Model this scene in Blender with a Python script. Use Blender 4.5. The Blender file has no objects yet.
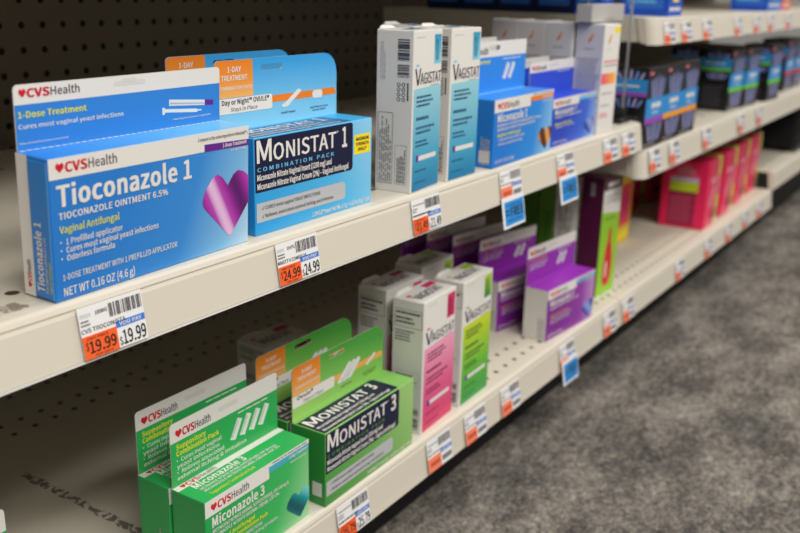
import bpy, bmesh, math, random
from mathutils import Vector, Matrix
random.seed(7)
scene = bpy.context.scene
COL = scene.collection

# ------------------------------------------------------------------ camera, light, exposure
cam_d = bpy.data.cameras.new('camera'); cam = bpy.data.objects.new('camera', cam_d); COL.objects.link(cam)
cam_d.sensor_width = 36.0; cam_d.lens = 36.0 * 914 / 800
right = Vector((0.55755, -0.82983, 0.02278)); up = Vector((0.23478, 0.18395, 0.95449)); fwd = Vector((0.79625, 0.52683, -0.29739))
m3 = Matrix((right, up, -fwd)).transposed()
cam.matrix_world = Matrix.Translation((0, -.42, .5865)) @ m3.to_4x4()
cam_d.clip_start = .01
cam_d.dof.use_dof = True; cam_d.dof.focus_distance = .63; cam_d.dof.aperture_fstop = 6.6; cam_d.dof.aperture_blades = 7
scene.camera = cam

world = bpy.data.worlds.new('store_air'); scene.world = world; world.use_nodes = True
world.node_tree.nodes['Background'].inputs[0].default_value = (1.0, .95, .88, 1)
world.node_tree.nodes['Background'].inputs[1].default_value = .22

def area(name, loc, aim, sx, sy, power, col=(1, .965, .91)):
    d = bpy.data.lights.new(name, 'AREA'); d.shape = 'RECTANGLE'; d.size = sx; d.size_y = sy; d.energy = power; d.color = col
    o = bpy.data.objects.new(name, d); COL.objects.link(o); o.location = loc
    o.rotation_euler = (Vector(aim) - Vector(loc)).to_track_quat('-Z', 'Y').to_euler()
    return o
area('ceiling_troffer_aisle', (1.2, -.95, 2.75), (1.2, -.95, 0), 3.6, .6, 40)
area('ceiling_troffer_far_aisle', (4.6, -1.3, 2.75), (4.6, -1.3, 0), 2.4, 1.2, 60)
area('ceiling_troffer_cross_aisle', (-.1, -2.15, 2.7), (.5, 0, .3), 3.4, .5, 88)
vs = scene.view_settings
vs.view_transform = 'Standard'; vs.look = 'None'; vs.gamma = 1; vs.use_curve_mapping = False; vs.exposure = .12

# ------------------------------------------------------------------ materials
def lin(c):
    return tuple(((v / 255) / 12.92 if v / 255 <= .04045 else ((v / 255 + .055) / 1.055) ** 2.4) for v in c) + (1,)
MATS = {}
def mat(name, rgb, rough=.45, spec=.4, metal=0):
    if name in MATS: return MATS[name]
    m = bpy.data.materials.new(name); m.use_nodes = True; b = m.node_tree.nodes['Principled BSDF']
    b.inputs['Base Color'].default_value = lin(rgb); b.inputs['Roughness'].default_value = rough
    b.inputs['Specular IOR Level'].default_value = spec; b.inputs['Metallic'].default_value = metal
    MATS[name] = m; return m
def nd(m, t, **k):
    n = m.node_tree.nodes.new(t)
    for a, v in k.items(): setattr(n, a, v)
    return n
def math_node(m, op, a, b=None, c=None):
    n = nd(m, 'ShaderNodeMath', operation=op)
    for i, v in enumerate((a, b, c)):
        if v is None: continue
        if isinstance(v, (int, float)): n.inputs[i].default_value = v
        else: m.node_tree.links.new(v, n.inputs[i])
    return n.outputs[0]
def ramp(m, fac, stops, interp='LINEAR'):
    r = nd(m, 'ShaderNodeValToRGB'); r.color_ramp.interpolation = interp
    e = r.color_ramp.elements
    while len(e) < len(stops): e.new(.5)
    for i, (p, c) in enumerate(stops): e[i].position = p; e[i].color = lin(c)
    m.node_tree.links.new(fac, r.inputs[0]); return r.outputs[0]
def grad(name, stops, direction, lo, hi, rough=.38):
    """printed colour blend across a carton face, in the carton's own coordinates"""
    if name in MATS: return MATS[name]
    m = mat(name, (128, 128, 128), rough); L = m.node_tree.links
    tc = nd(m, 'ShaderNodeTexCoord'); dp = nd(m, 'ShaderNodeVectorMath', operation='DOT_PRODUCT')
    L.new(tc.outputs['Object'], dp.inputs[0]); dp.inputs[1].default_value = direction
    f = math_node(m, 'DIVIDE', math_node(m, 'SUBTRACT', dp.outputs['Value'], lo), hi - lo)
    L.new(ramp(m, f, stops), m.node_tree.nodes['Principled BSDF'].inputs['Base Color']); return m
def folds(name, stops, scale=60, rot=.9, rough=.4):
    """printed satin-fold artwork"""
    if name in MATS: return MATS[name]
    m = mat(name, (128, 60, 128), rough); L = m.node_tree.links
    tc = nd(m, 'ShaderNodeTexCoord'); mp = nd(m, 'ShaderNodeMapping'); mp.inputs['Rotation'].default_value = (0, rot, 0)
    w = nd(m, 'ShaderNodeTexWave'); w.inputs['Scale'].default_value = scale; w.inputs['Distortion'].default_value = 2.2; w.inputs['Detail'].default_value = 0
    w.inputs['Detail Scale'].default_value = .35
    L.new(tc.outputs['Object'], mp.inputs[0]); L.new(mp.outputs[0], w.inputs[0])
    L.new(ramp(m, w.outputs['Fac'], stops), m.node_tree.nodes['Principled BSDF'].inputs['Base Color']); return m

WHITE = mat('carton_white', (226, 223, 218), .42)
CARDB = mat('carton_inside_board', (190, 184, 172), .8)
INK = mat('print_ink_black', (32, 32, 36), .45)
GREY = mat('print_grey', (120, 120, 125), .45)
LGREY = mat('print_light_grey', (176, 176, 180), .45)
RED = mat('print_red', (204, 24, 40), .42)
YEL = mat('print_yellow', (226, 226, 40), .42)
BRIGHTYEL = mat('print_bright_yellow', (250, 222, 20), .42)
NAVY = mat('print_navy', (22, 26, 58), .4)
PURP = mat('print_purple', (100, 34, 140), .42)
ORANGE = mat('print_orange', (232, 128, 30), .42)
SILVER = mat('print_silver', (186, 188, 192), .34, .5, .0)
SKY = mat('print_sky', (110, 190, 232), .42)

# ------------------------------------------------------------------ mesh building
_txt = {}
import os
try:
    FONT = bpy.data.fonts.load(os.path.join(bpy.utils.resource_path('LOCAL'), 'datafiles', 'fonts', 'Noto Sans CJK Regular.woff2'))
except Exception:
    FONT = None
def text_geo(s, bold):
    key = (s, bold)
    if key in _txt: return _txt[key]
    cu = bpy.data.curves.new('t', 'FONT'); cu.body = s; cu.size = 1; cu.font = FONT or cu.font; cu.resolution_u = 2; cu.fill_mode = 'FRONT'
    cu.space_character = 1 + bold * 1.0
    ob = bpy.data.objects.new('t', cu); COL.objects.link(ob)
    dg = bpy.context.evaluated_depsgraph_get(); me = bpy.data.meshes.new_from_object(ob.evaluated_get(dg))
    vs_ = [(v.co.x, v.co.y, 0) for v in me.vertices]; fs = [tuple(p.vertices) for p in me.polygons]
    fs2 = []
    for f, p in zip(fs, me.polygons):
        fs2.append(f if p.normal.z >= 0 else f[::-1])
    if s != 'H':                                # heavier weight: the outline struck several times
        k = (bold * .95 + .012) * CAP / .72; n0 = len(vs_); base, bf = list(vs_), list(fs2); vs_, fs2 = [], []
        for j, (dx, dy) in enumerate(((-k, -k * .5), (-k, k * .5), (k, -k * .5), (k, k * .5), (0, 0))):
            vs_ += [(x + dx, y + dy, j * 9e-6) for x, y, _ in base]; fs2 += [tuple(q + j * n0 for q in g) for g in bf]
    bpy.data.meshes.remove(me); bpy.data.objects.remove(ob); bpy.data.curves.remove(cu)
    x0 = min(v[0] for v in vs_); x1 = max(v[0] for v in vs_)
    _txt[key] = ([(x - x0, y, z) for x, y, z in vs_], fs2, x1 - x0)
    return _txt[key]
CAP = max(v[1] for v in text_geo('H', 0)[0])

class MB:
    def __init__(s): s.v = []; s.f = []; s.mi = []; s.mats = []
    def idx(s, m):
        if m not in s.mats: s.mats.append(m)
        return s.mats.index(m)
    def add(s, vs_, fs, m):
        b = len(s.v); s.v += [tuple(v) for v in vs_]; i = s.idx(m)
        for f in fs: s.f.append(tuple(b + k for k in f)); s.mi.append(i)
    def bm(s, bm, mfun):
        bm.verts.ensure_lookup_table(); bm.normal_update(); b = len(s.v)
        for i, v in enumerate(bm.verts): v.index = i
        s.v += [tuple(v.co) for v in bm.verts]
        for f in bm.faces:
            s.f.append(tuple(b + v.index for v in f.verts)); s.mi.append(s.idx(mfun(f.normal) if callable(mfun) else mfun))
        bm.free()
    def box(s, x0, y0, z0, x1, y1, z1, m, bev=0, seg=1, only=None):
        bm = bmesh.new(); bmesh.ops.create_cube(bm, size=1)
        for v in bm.verts: v.co = Vector(((x0 + x1) / 2 + v.co.x * (x1 - x0), (y0 + y1) / 2 + v.co.y * (y1 - y0), (z0 + z1) / 2 + v.co.z * (z1 - z0)))
        if bev: bmesh.ops.bevel(bm, geom=list(bm.edges), offset=bev, segments=seg, affect='EDGES', profile=.5)
        s.bm(bm, m)
    def plate(s, O, U, V, N, outline, hole, th, mf, mb):
        """card with a real punched hole: front at O, thickness th away from N"""
        O, U, V, N = map(Vector, (O, U, V, N)); bm = bmesh.new(); loops = []
        for pts in ([outline] + ([hole] if hole else [])):
            vv = [bm.verts.new(O + U * a + V * b) for a, b in pts]; loops.append(vv)
            for i in range(len(vv)): bm.edges.new((vv[i], vv[(i + 1) % len(vv)]))
        bmesh.ops.triangle_fill(bm, use_beauty=True, use_dissolve=False, edges=list(bm.edges))
        bm.normal_update()
        for f in bm.faces:
            if f.normal.dot(N) < 0: f.normal_flip()
        bm.verts.ensure_lookup_table()
        for i, v in enumerate(bm.verts): v.index = i
        front = [tuple(v.co) for v in bm.verts]; fs = [tuple(v.index for v in f.verts) for f in bm.faces]
        s.add(front, fs, mf); s.add([tuple(Vector(c) - N * th) for c in front], [f[::-1] for f in fs], mb)
        for vv in loops:
            n = len(vv); a = [v.co.copy() for v in vv]
            s.add(a + [c - N * th for c in a], [(i, i + n, (i + 1) % n + n, (i + 1) % n) for i in range(n)], mb)
        bm.free()
    def sweep(s, profile, path, m):
        """profile [(y,z)] closed; path [(x,dy)]"""
        n = len(profile); vs_ = []
        for x, dy in path: vs_ += [(x, y + dy, z) for y, z in profile]
        fs = []
        for k in range(len(path) - 1):
            for i in range(n): fs.append((k * n + i, k * n + (i + 1) % n, (k + 1) * n + (i + 1) % n, (k + 1) * n + i))
        fs.append(tuple(range(n))[::-1]); fs.append(tuple((len(path) - 1) * n + i for i in range(n)))
        s.add(vs_, fs, m)
    def tube(s, pts, r, m, n=6):
        pts = [Vector(p) for p in pts]; vs_ = []; fs = []
        for k, p in enumerate(pts):
            t = (pts[min(k + 1, len(pts) - 1)] - pts[max(k - 1, 0)]).normalized()
            a = t.orthogonal().normalized(); b = t.cross(a)
            vs_ += [tuple(p + (a * math.cos(2 * math.pi * i / n) + b * math.sin(2 * math.pi * i / n)) * r) for i in range(n)]
        for k in range(len(pts) - 1):
            for i in range(n): fs.append((k * n + i, k * n + (i + 1) % n, (k + 1) * n + (i + 1) % n, (k + 1) * n + i))
        fs += [tuple(range(n))[::-1], tuple((len(pts) - 1) * n + i for i in range(n))]
        s.add(vs_, fs, m)
    def build(s, name, parent=None, recalc=False):
        me = bpy.data.meshes.new(name); me.from_pydata(s.v, [], s.f)
        for m in s.mats: me.materials.append(m)
        me.polygons.foreach_set('material_index', s.mi); me.update()
        if recalc:
            b = bmesh.new(); b.from_mesh(me); bmesh.ops.recalc_face_normals(b, faces=b.faces); b.to_mesh(me); b.free()
        o = bpy.data.objects.new(name, me); COL.objects.link(o)
        if parent: o.parent = parent
        return o

def rrect(u0, v0, u1, v1, r, n=5):
    """r: radius or (bl, br, tr, tl), metres"""
    r = (r,) * 4 if isinstance(r, (int, float)) else r; out = []
    for (cx, cy, a0, q) in ((u0, v0, 180, r[0]), (u1, v0, 270, r[1]), (u1, v1, 0, r[2]), (u0, v1, 90, r[3])):
        if q <= 0: out.append((cx, cy)); continue
        ox = cx + (q if cx == u0 else -q); oy = cy + (q if cy == v0 else -q)
        for k in range(n + 1):
            a = math.radians(a0 + 90 * k / n); out.append((ox + q * math.cos(a), oy + q * math.sin(a)))
    return out
HEART = [(0, .62), (.03, .80), (.12, .94), (.25, 1), (.38, .95), (.5, .80), (.62, .95), (.75, 1), (.88, .94), (.97, .80), (1, .62), (.93, .45), (.5, 0), (.07, .45)]

class Face:
    """printed face of a carton: coordinates are fractions of its width and height"""
    def __init__(s, mb, O, U, V, N, W, H): s.mb = mb; s.O, s.U, s.V, s.N = map(Vector, (O, U, V, N)); s.W = W; s.H = H
    def pt(s, u, v, layer): return s.O + s.U * u + s.V * v + s.N * (.00004 + .00006 * layer)
    def polym(s, pts, m, layer=1): s.mb.add([s.pt(a, b, layer) for a, b in pts], [tuple(range(len(pts)))], m)
    def poly(s, pts, m, layer=1): s.polym([(a * s.W, b * s.H) for a, b in pts], m, layer)
    def rect(s, u0, v0, u1, v1, m, layer=1): s.poly([(u0, v0), (u1, v0), (u1, v1), (u0, v1)], m, layer)
    def rr(s, u0, v0, u1, v1, r, m, layer=1): s.polym(rrect(u0 * s.W, v0 * s.H, u1 * s.W, v1 * s.H, r), m, layer)
    def text(s, t, u, v, h, m, w=None, bold=0, rot=0, layer=3, anchor='L', shear=0):
        vs_, fs, wid = text_geo(t, bold); hh = h * (s.W if rot else s.H); sy = hh / CAP
        sx = (w * (s.H if rot else s.W) / wid) if w else sy
        off = {'L': 0, 'C': -.5, 'R': -1}[anchor] * wid * sx; u *= s.W; v *= s.H; out = []
        for x, y, z in vs_:
            a = x * sx + off; b = y * sy; a += b * shear
            out.append((s.pt(u - b, v + a, layer) if rot else s.pt(u + a, v + b, layer)) + s.N * z)
        s.mb.add(out, fs, m)
    def lines(s, u0, v0, u1, v1, n, m, fill=.5, layer=3, ragged=.35, seed=1, vert=False):
        """print too small to read: rows of word-length dashes"""
        R = random.Random(seed)
        for k in range(n):
            if vert:
                a = u0 + (u1 - u0) * (k + .5 - fill / 2) / n; b = a + (u1 - u0) * fill / n; t = v0; end = v1 - (v1 - v0) * R.random() * ragged
                while t < end - .004:
                    l = min((v1 - v0) * R.uniform(.05, .16), end - t); s.rect(a, t, b, t + l, m, layer); t += l + (v1 - v0) * .025
            else:
                b = v1 - (v1 - v0) * (k + .5 - fill / 2) / n; a = b - (v1 - v0) * fill / n; t = u0; end = u1 - (u1 - u0) * R.random() * ragged
                while t < end - .004:
                    l = min((u1 - u0) * R.uniform(.06, .2), end - t); s.rect(t, a, t + l, b, m, layer); t += l + (u1 - u0) * .025
    def frame(s, u0, v0, u1, v1, t, m, layer=2):
        tu = t / s.W; tv = t / s.H
        for r in ((u0, v0, u1, v0 + tv), (u0, v1 - tv, u1, v1), (u0, v0, u0 + tu, v1), (u1 - tu, v0, u1, v1)): s.rect(*r, m, layer)
    def barcode(s, u0, v0, u1, v1, m, n=34, layer=3, vert=False, seed=4):
        R = random.Random(seed); ws = [R.choice((1, 1, 2, 3)) for _ in range(n)]; T = sum(ws); t = 0
        for k, w in enumerate(ws):
            if k % 2 == 0:
                if vert: s.rect(u0, v0 + (v1 - v0) * t / T, u1, v0 + (v1 - v0) * (t + w) / T, m, layer)
                else: s.rect(u0 + (u1 - u0) * t / T, v0, u0 + (u1 - u0) * (t + w) / T, v1, m, layer)
            t += w
    def heart(s, u, v, size, m, layer=3, rot=0):
        P = [(u * s.W + a * size, v * s.H + b * size) for a, b in HEART]
        if rot: P = [(u * s.W - b * size, v * s.H + a * size) for a, b in HEART]
        s.polym(P, m, layer)
    def logo(s, u, v, h, w, rot=0, layer=3):
        """red heart, bold red chain initials, thin grey word; h cap height, w total width (fractions)"""
        hm = h * (s.W if rot else s.H); wm = w * (s.H if rot else s.W); hs = hm * 1.02; g = hs * 1.1
        rest = wm - g
        s.heart(u, v, hs, RED, layer, rot)
        q = (s.H if rot else s.W); a = g / q; b = rest / q
        if rot:
            s.text('CVS', u, v + a, h, RED, w=b * .42, bold=.035, rot=1, layer=layer); s.text('Health', u, v + a + b * .44, h, GREY_D, w=b * .56, rot=1, layer=layer)
        else:
            s.text('CVS', u + a, v, h, RED, w=b * .42, bold=.035, layer=layer); s.text('Health', u + a + b * .44, v, h, GREY_D, w=b * .56, layer=layer)
GREY_D = mat('print_slate', (78, 76, 84), .45)

def setp(o, label=None, cat=None, group=None, kind=None):
    if label: o['label'] = label
    if cat: o['category'] = cat
    if group: o['group'] = group
    if kind: o['kind'] = kind
    return o
def thing(name, label, cat, loc=(0, 0, 0), rotz=0, group=None):
    o = bpy.data.objects.new(name, None); COL.objects.link(o); o.empty_display_size = .02
    o.location = loc; o.rotation_euler = (0, 0, math.radians(rotz)); return setp(o, label, cat, group)
def dup(root, label, loc, rotz=None, group=None):
    r = root.copy(); COL.objects.link(r); r.location = loc; r['label'] = label
    if rotz is not None: r.rotation_euler = (root.rotation_euler.x, root.rotation_euler.y, math.radians(rotz))
    if group: r['group'] = group
    for ch in list(root.children):
        c = ch.copy(); COL.objects.link(c); c.parent = r
        for g in list(ch.children):
            d = g.copy(); COL.objects.link(d); d.parent = c
    return r

# ------------------------------------------------------------------ setting: floor and shelving
def carpet_mat():
    m = mat('carpet_loop_grey', (90, 88, 86), .95, .1); L = m.node_tree.links; b = m.node_tree.nodes['Principled BSDF']
    tc = nd(m, 'ShaderNodeTexCoord')
    def noise(scale, det, rough=.6, stretch=None):
        n = nd(m, 'ShaderNodeTexNoise'); n.inputs['Scale'].default_value = scale; n.inputs['Detail'].default_value = det; n.inputs['Roughness'].default_value = rough
        if stretch:
            mp = nd(m, 'ShaderNodeMapping'); mp.inputs['Scale'].default_value = stretch; L.new(tc.outputs['Object'], mp.inputs[0]); L.new(mp.outputs[0], n.inputs[0])
        else: L.new(tc.outputs['Object'], n.inputs[0])
        return n.outputs['Fac']
    big = noise(7.0, 4, .65, (1, 1.8, 1)); mid = noise(48, 3, .7, (1, 1.5, 1)); fine = noise(130, 3, .9)
    f = math_node(m, 'ADD', math_node(m, 'MULTIPLY', big, 1.25), math_node(m, 'ADD', math_node(m, 'MULTIPLY', mid, .8), math_node(m, 'MULTIPLY', fine, 1.6)))
    f = math_node(m, 'DIVIDE', math_node(m, 'SUBTRACT', f, 1.27), 1.1)
    col = ramp(m, f, [(.05, (52, 51, 51)), (.38, (86, 83, 80)), (.62, (128, 122, 115)), (.95, (176, 168, 157))])
    L.new(col, b.inputs['Base Color'])
    vo = nd(m, 'ShaderNodeTexVoronoi'); vo.inputs['Scale'].default_value = 260; L.new(tc.outputs['Object'], vo.inputs['Vector'])
    bp = nd(m, 'ShaderNodeBump'); bp.inputs['Strength'].default_value = .7; bp.inputs['Distance'].default_value = .003; bp.invert = True
    L.new(vo.outputs['Distance'], bp.inputs['Height']); L.new(bp.outputs[0], b.inputs['Normal']); return m
f = MB(); f.add([(-2, -4, 0), (8, -4, 0), (8, 1.2, 0), (-2, 1.2, 0)], [(0, 1, 2, 3)], carpet_mat())
setp(f.build('floor'), kind='structure')

def dot_rows(m, cx, cy_list, pitch, rad, axis2, base, dark, offs=0.0, col_lo=None):
    """punched holes: pitch along x; rows at given coords (None = every pitch) on axis2"""
    L = m.node_tree.links; b = m.node_tree.nodes['Principled BSDF']
    tc = nd(m, 'ShaderNodeTexCoord'); sp = nd(m, 'ShaderNodeSeparateXYZ'); L.new(tc.outputs['Object'], sp.inputs[0])
    x = sp.outputs[0]; y = sp.outputs[axis2]
    fx = math_node(m, 'SUBTRACT', math_node(m, 'FRACT', math_node(m, 'ADD', math_node(m, 'DIVIDE', math_node(m, 'SUBTRACT', x, cx), pitch), .5 + 100)), .5)
    dx = math_node(m, 'MULTIPLY', fx, pitch); mask = None
    def circ(dy):
        d2 = math_node(m, 'ADD', math_node(m, 'MULTIPLY', dx, dx), math_node(m, 'MULTIPLY', dy, dy))
        return math_node(m, 'LESS_THAN', d2, rad * rad)
    if cy_list is None:
        fy = math_node(m, 'SUBTRACT', math_node(m, 'FRACT', math_node(m, 'ADD', math_node(m, 'DIVIDE', math_node(m, 'SUBTRACT', y, offs), pitch), .5 + 100)), .5)
        mask = circ(math_node(m, 'MULTIPLY', fy, pitch))
    else:
        for c in cy_list:
            k = circ(math_node(m, 'SUBTRACT', y, c)); mask = k if mask is None else math_node(m, 'MAXIMUM', mask, k)
    mx = nd(m, 'ShaderNodeMix', data_type='RGBA'); L.new(mask, mx.inputs['Factor']); mx.inputs['A'].default_value = lin(base); mx.inputs['B'].default_value = lin(dark)
    L.new(mx.outputs['Result'], b.inputs['Base Color'])
    return mx, sp
BEIGE = (206, 199, 183)
STEEL = mat('beige_painted_steel', BEIGE, .42, .4)
RAILM = mat('beige_price_rail', (207, 200, 186), .38, .45)
CLEARSTRIP = mat('pale_rail_edge', (214, 212, 206), .25, .5)
DARKKICK = mat('black_kick_plate', (16, 16, 17), .6)
PEG = mat('taupe_pegboard', (112, 103, 88), .7, .2)
dot_rows(PEG, .5935, None, .0254, .0036, 2, (112, 103, 88), (14, 13, 12), offs=.5345)
DECK = mat('perforated_deck_steel', BEIGE, .45, .35)
mx, sp = dot_rows(DECK, .9625, [.031, .0545, .3434, .367, .4213], .0235, .0031, 1, BEIGE, (22, 20, 18))
def scuffs(m, mx, sp, x0, w, y0, y1, dark):
    """black rubbed streak across the deck"""
    L = m.node_tree.links; tc = nd(m, 'ShaderNodeTexCoord'); n = nd(m, 'ShaderNodeTexNoise'); n.inputs['Scale'].default_value = 55; n.inputs['Detail'].default_value = 4
    L.new(tc.outputs['Object'], n.inputs[0])
    d = math_node(m, 'ABSOLUTE', math_node(m, 'SUBTRACT', sp.outputs[0], x0))
    n2 = nd(m, 'ShaderNodeTexNoise'); n2.inputs['Scale'].default_value = 160; n2.inputs['Detail'].default_value = 3; L.new(tc.outputs['Object'], n2.inputs[0])
    k = math_node(m, 'LESS_THAN', math_node(m, 'ADD', d, math_node(m, 'MULTIPLY', n.outputs['Fac'], w * 2)), w * 1.6)
    k = math_node(m, 'MULTIPLY', k, math_node(m, 'MULTIPLY', math_node(m, 'GREATER_THAN', n2.outputs['Fac'], .48), .7))
    k = math_node(m, 'MULTIPLY', k, math_node(m, 'GREATER_THAN', sp.outputs[1], y0)); k = math_node(m, 'MULTIPLY', k, math_node(m, 'LESS_THAN', sp.outputs[1], y1))
    m2 = nd(m, 'ShaderNodeMix', data_type='RGBA'); L.new(k, m2.inputs['Factor']); L.new(mx.outputs['Result'], m2.inputs['A']); m2.inputs['B'].default_value = lin(dark)
    L.new(m2.outputs['Result'], m.node_tree.nodes['Principled BSDF'].inputs['Base Color'])
scuffs(DECK, mx, sp, .4275, .0062, .06, .27, (24, 22, 20))
BOARD = mat('slotted_shelf_steel', (200, 193, 178), .42, .4)
mxb, spb = dot_rows(BOARD, .2915, [.0407, .36, .385], .0508, .0042, 1, (200, 193, 178), (70, 64, 56))

scuffs(BOARD, mxb, spb, .277, .012, .0125, .026, (92, 84, 74))
def rail_profile(zt, h, y0=0.0):
    zb = zt - h
    return [(y0 + .012, zt), (y0 + .004, zt - .0003), (y0 + .001, zt - .0016), (y0, zt - .0042), (y0 + .0003, zt - .0055), (y0 - .0001, zt - .0066), (y0 - .0006, zt - .0078),
            (y0 - .0034, zb + .011), (y0 - .0048, zb + .0022), (y0 - .0040, zb + .0016), (y0 + .004, zb + .0022), (y0 + .006, zb + .006), (y0 + .012, zt - .004)]
def rail_path(x0, x1, r=.016, ends=(False, True)):
    p = []
    if ends[0]: p += [(x0 + r - r * math.sin(math.radians(a)), r * (1 - math.cos(math.radians(a)))) for a in (80, 60, 40, 20)]
    else: p.append((x0, 0))
    p.append((x0 + r, 0)) if ends[0] else None
    if ends[1]: p += [(x1 - r + r * math.sin(math.radians(a)), r * (1 - math.cos(math.radians(a)))) for a in (0, 20, 40, 60, 80)]
    else: p.append((x1, 0))
    return p
def shelf(name, label, x0, x1, zt, h, depth=.444, y0=0.0, ends=(False, True), board=None):
    t = thing(name, label, 'shelf')
    b = MB(); b.box(x0 + .002, y0 + .0118, zt - .003, x1 - .002, depth, zt, board or BOARD); b.build('shelf_board', t)
    r = MB(); r.sweep(rail_profile(zt, h, y0), rail_path(x0, x1, ends=ends), RAILM); r.build('price_rail', t, recalc=True)
    zb = zt - h
    e = MB(); e.sweep([(y0 - .0052, zb + .0021), (y0 - .0054, zb + .0006), (y0 - .0044, zb), (y0 - .0030, zb + .0005), (y0 - .0034, zb + .0016)], rail_path(x0, x1, ends=ends), CLEARSTRIP); e.build('rail_edge_strip', t, recalc=True)
    for xx in (x0 + .002, x1 - .0035):
        s = MB(); s.add([(xx, y0 + .016, zt - .003), (xx, depth, zt - .003), (xx, depth, zb - .016), (xx, y0 + .06, zb + .002), (xx, y0 + .016, zb + .004)] + [(xx + .0015, y0 + .016, zt - .003), (xx + .0015, depth, zt - .003), (xx + .0015, depth, zb - .016), (xx + .0015, y0 + .06, zb + .002), (xx + .0015, y0 + .016, zb + .004)],
                        [(0, 1, 2, 3, 4), (9, 8, 7, 6, 5), (0, 5, 6, 1), (1, 6, 7, 2), (2, 7, 8, 3), (3, 8, 9, 4), (4, 9, 5, 0)], STEEL)
        s.build('side_bracket', t, recalc=True)
    return t
shelf('metal_shelf', 'long beige metal shelf holding the blue cartons at eye level on the left', .0, 1.236, .41, .037)
shelf('metal_shelf', 'beige metal shelf over the blue cartons, above the top edge of the photo', .0, 1.236, .72, .037)
shelf('metal_shelf', 'beige middle shelf at right carrying the black boxes', 1.238, 2.19, .370, .042, ends=(True, False))
shelf('metal_shelf', 'beige top shelf at right carrying the bright blue packages', 1.238, 2.19, .548, .036, ends=(True, False))
shelf('metal_shelf', 'beige middle shelf continuing at the far right edge', 2.191, 3.12, .370, .042, ends=(False, False))
shelf('metal_shelf', 'beige top shelf continuing past the top right corner', 2.191, 3.12, .548, .036, ends=(False, False))
shelf('metal_shelf', 'highest beige shelf at right, above the frame', 1.238, 3.12, .80, .037, ends=(True, False))
def deck(label, x0, x1, zt, h, y0, ends=(False, False)):
    t = thing('base_deck', label, 'shelf base')
    b = MB(); b.box(x0 + .001, y0 + .0118, zt - .003, x1 - .001, .448, zt, DECK); b.build('deck_board', t)
    r = MB(); r.sweep(rail_profile(zt, h, y0), rail_path(x0, x1, ends=ends), RAILM); r.build('front_rail', t, recalc=True)
    k = MB(); k.box(x0 + .001, y0 + .075, .0, x1 - .001, y0 + .079, zt - .004, DARKKICK); k.build('kick_plate', t)
deck('perforated beige bottom deck under the green and pink cartons', -.3, 1.236, .15, .043, .010)
deck('perforated beige bottom deck under the red packs', 1.237, 2.19, .15, .043, .010)
deck('bottom deck at far right beyond the red packs, set higher', 2.191, 3.12, .190, .043, .012)
for x0, x1, lb in ((-.3, 1.2365, 'taupe pegboard back panel behind the blue cartons'), (1.2375, 2.19, 'taupe pegboard back panel behind the black boxes'), (2.191, 3.12, 'taupe pegboard back panel at the far right')):
    p = MB(); p.box(x0, .450, .02, x1, .456, 1.35, PEG)
    setp(p.build('pegboard_panel'), lb, 'back panel')

# ------------------------------------------------------------------ carton kinds
def body(w, h, d, mf, ms=None, mt=None, bev=.0005, mbk=None, mr=None):
    ms = ms or mf; mt = mt or mf; mb = MB()
    def pick(n):
        if n.z > .7: return mt
        if n.y < -.7: return mf
        if n.y > .7: return mbk or mf
        if n.x > .7: return mr or ms
        if abs(n.x) > .7: return ms
        return ms if abs(n.x) > .4 else mf
    mb.box(0, 0, 0, w, d, h, pick, bev)
    F = Face(mb, (0, 0, 0), (1, 0, 0), (0, 0, 1), (0, -1, 0), w, h)
    S = Face(mb, (0, d, 0), (0, -1, 0), (0, 0, 1), (-1, 0, 0), d, h)
    T = Face(mb, (0, 0, h), (1, 0, 0), (0, 1, 0), (0, 0, 1), w, d)
    return mb, F, S, T
def tab(w, h, d, hh, mf, r, hole=None):
    mb = MB(); O = (0, d - .0009, h)
    mb.plate(O, (1, 0, 0), (0, 0, 1), (0, -1, 0), rrect(0.0008, -.0015, w - .0008, hh, (0, 0, r[0], r[1])), hole, .0007, mf, CARDB)
    return mb, Face(mb, O, (1, 0, 0), (0, 0, 1), (0, -1, 0), w, hh)
def slot(cx, cy, w, h, bump=.0016):
    pts = rrect(cx - w / 2, cy - h / 2, cx + w / 2, cy + h / 2, h * .45, 3)
    return pts
def fit_heart(F, u0, v0, u1, v1, m, layer=2):
    pts = [(0, .66), (.06, .80), (.22, .97), (.32, 1), (.42, .94), (.535, .80), (.66, .95), (.76, 1), (.88, .97), (1, .88), (1, .46), (.62, .02), (.58, 0), (.54, .02), (.06, .50), (.01, .57)]
    F.poly([(u0 + a * (u1 - u0), v0 + b * (v1 - v0)) for a, b in pts], m, layer)

PURPLE_FOLDS = folds('purple_satin_artwork', [(0, (92, 22, 104)), (.45, (160, 44, 158)), (.8, (178, 70, 176)), (1, (226, 186, 224))], 8.5, .5)
TEAL_FOLDS = folds('teal_satin_artwork', [(0, (6, 84, 92)), (.5, (20, 150, 156)), (1, (120, 206, 206))], 8)
BROWN_FOLDS = folds('brown_satin_artwork', [(0, (70, 32, 22)), (.5, (150, 80, 38)), (1, (236, 170, 90))], 14, .5)
INDIGO_FOLDS = folds('indigo_satin_artwork', [(0, (26, 30, 110)), (.5, (58, 70, 170)), (1, (140, 160, 220))], 9)

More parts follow.
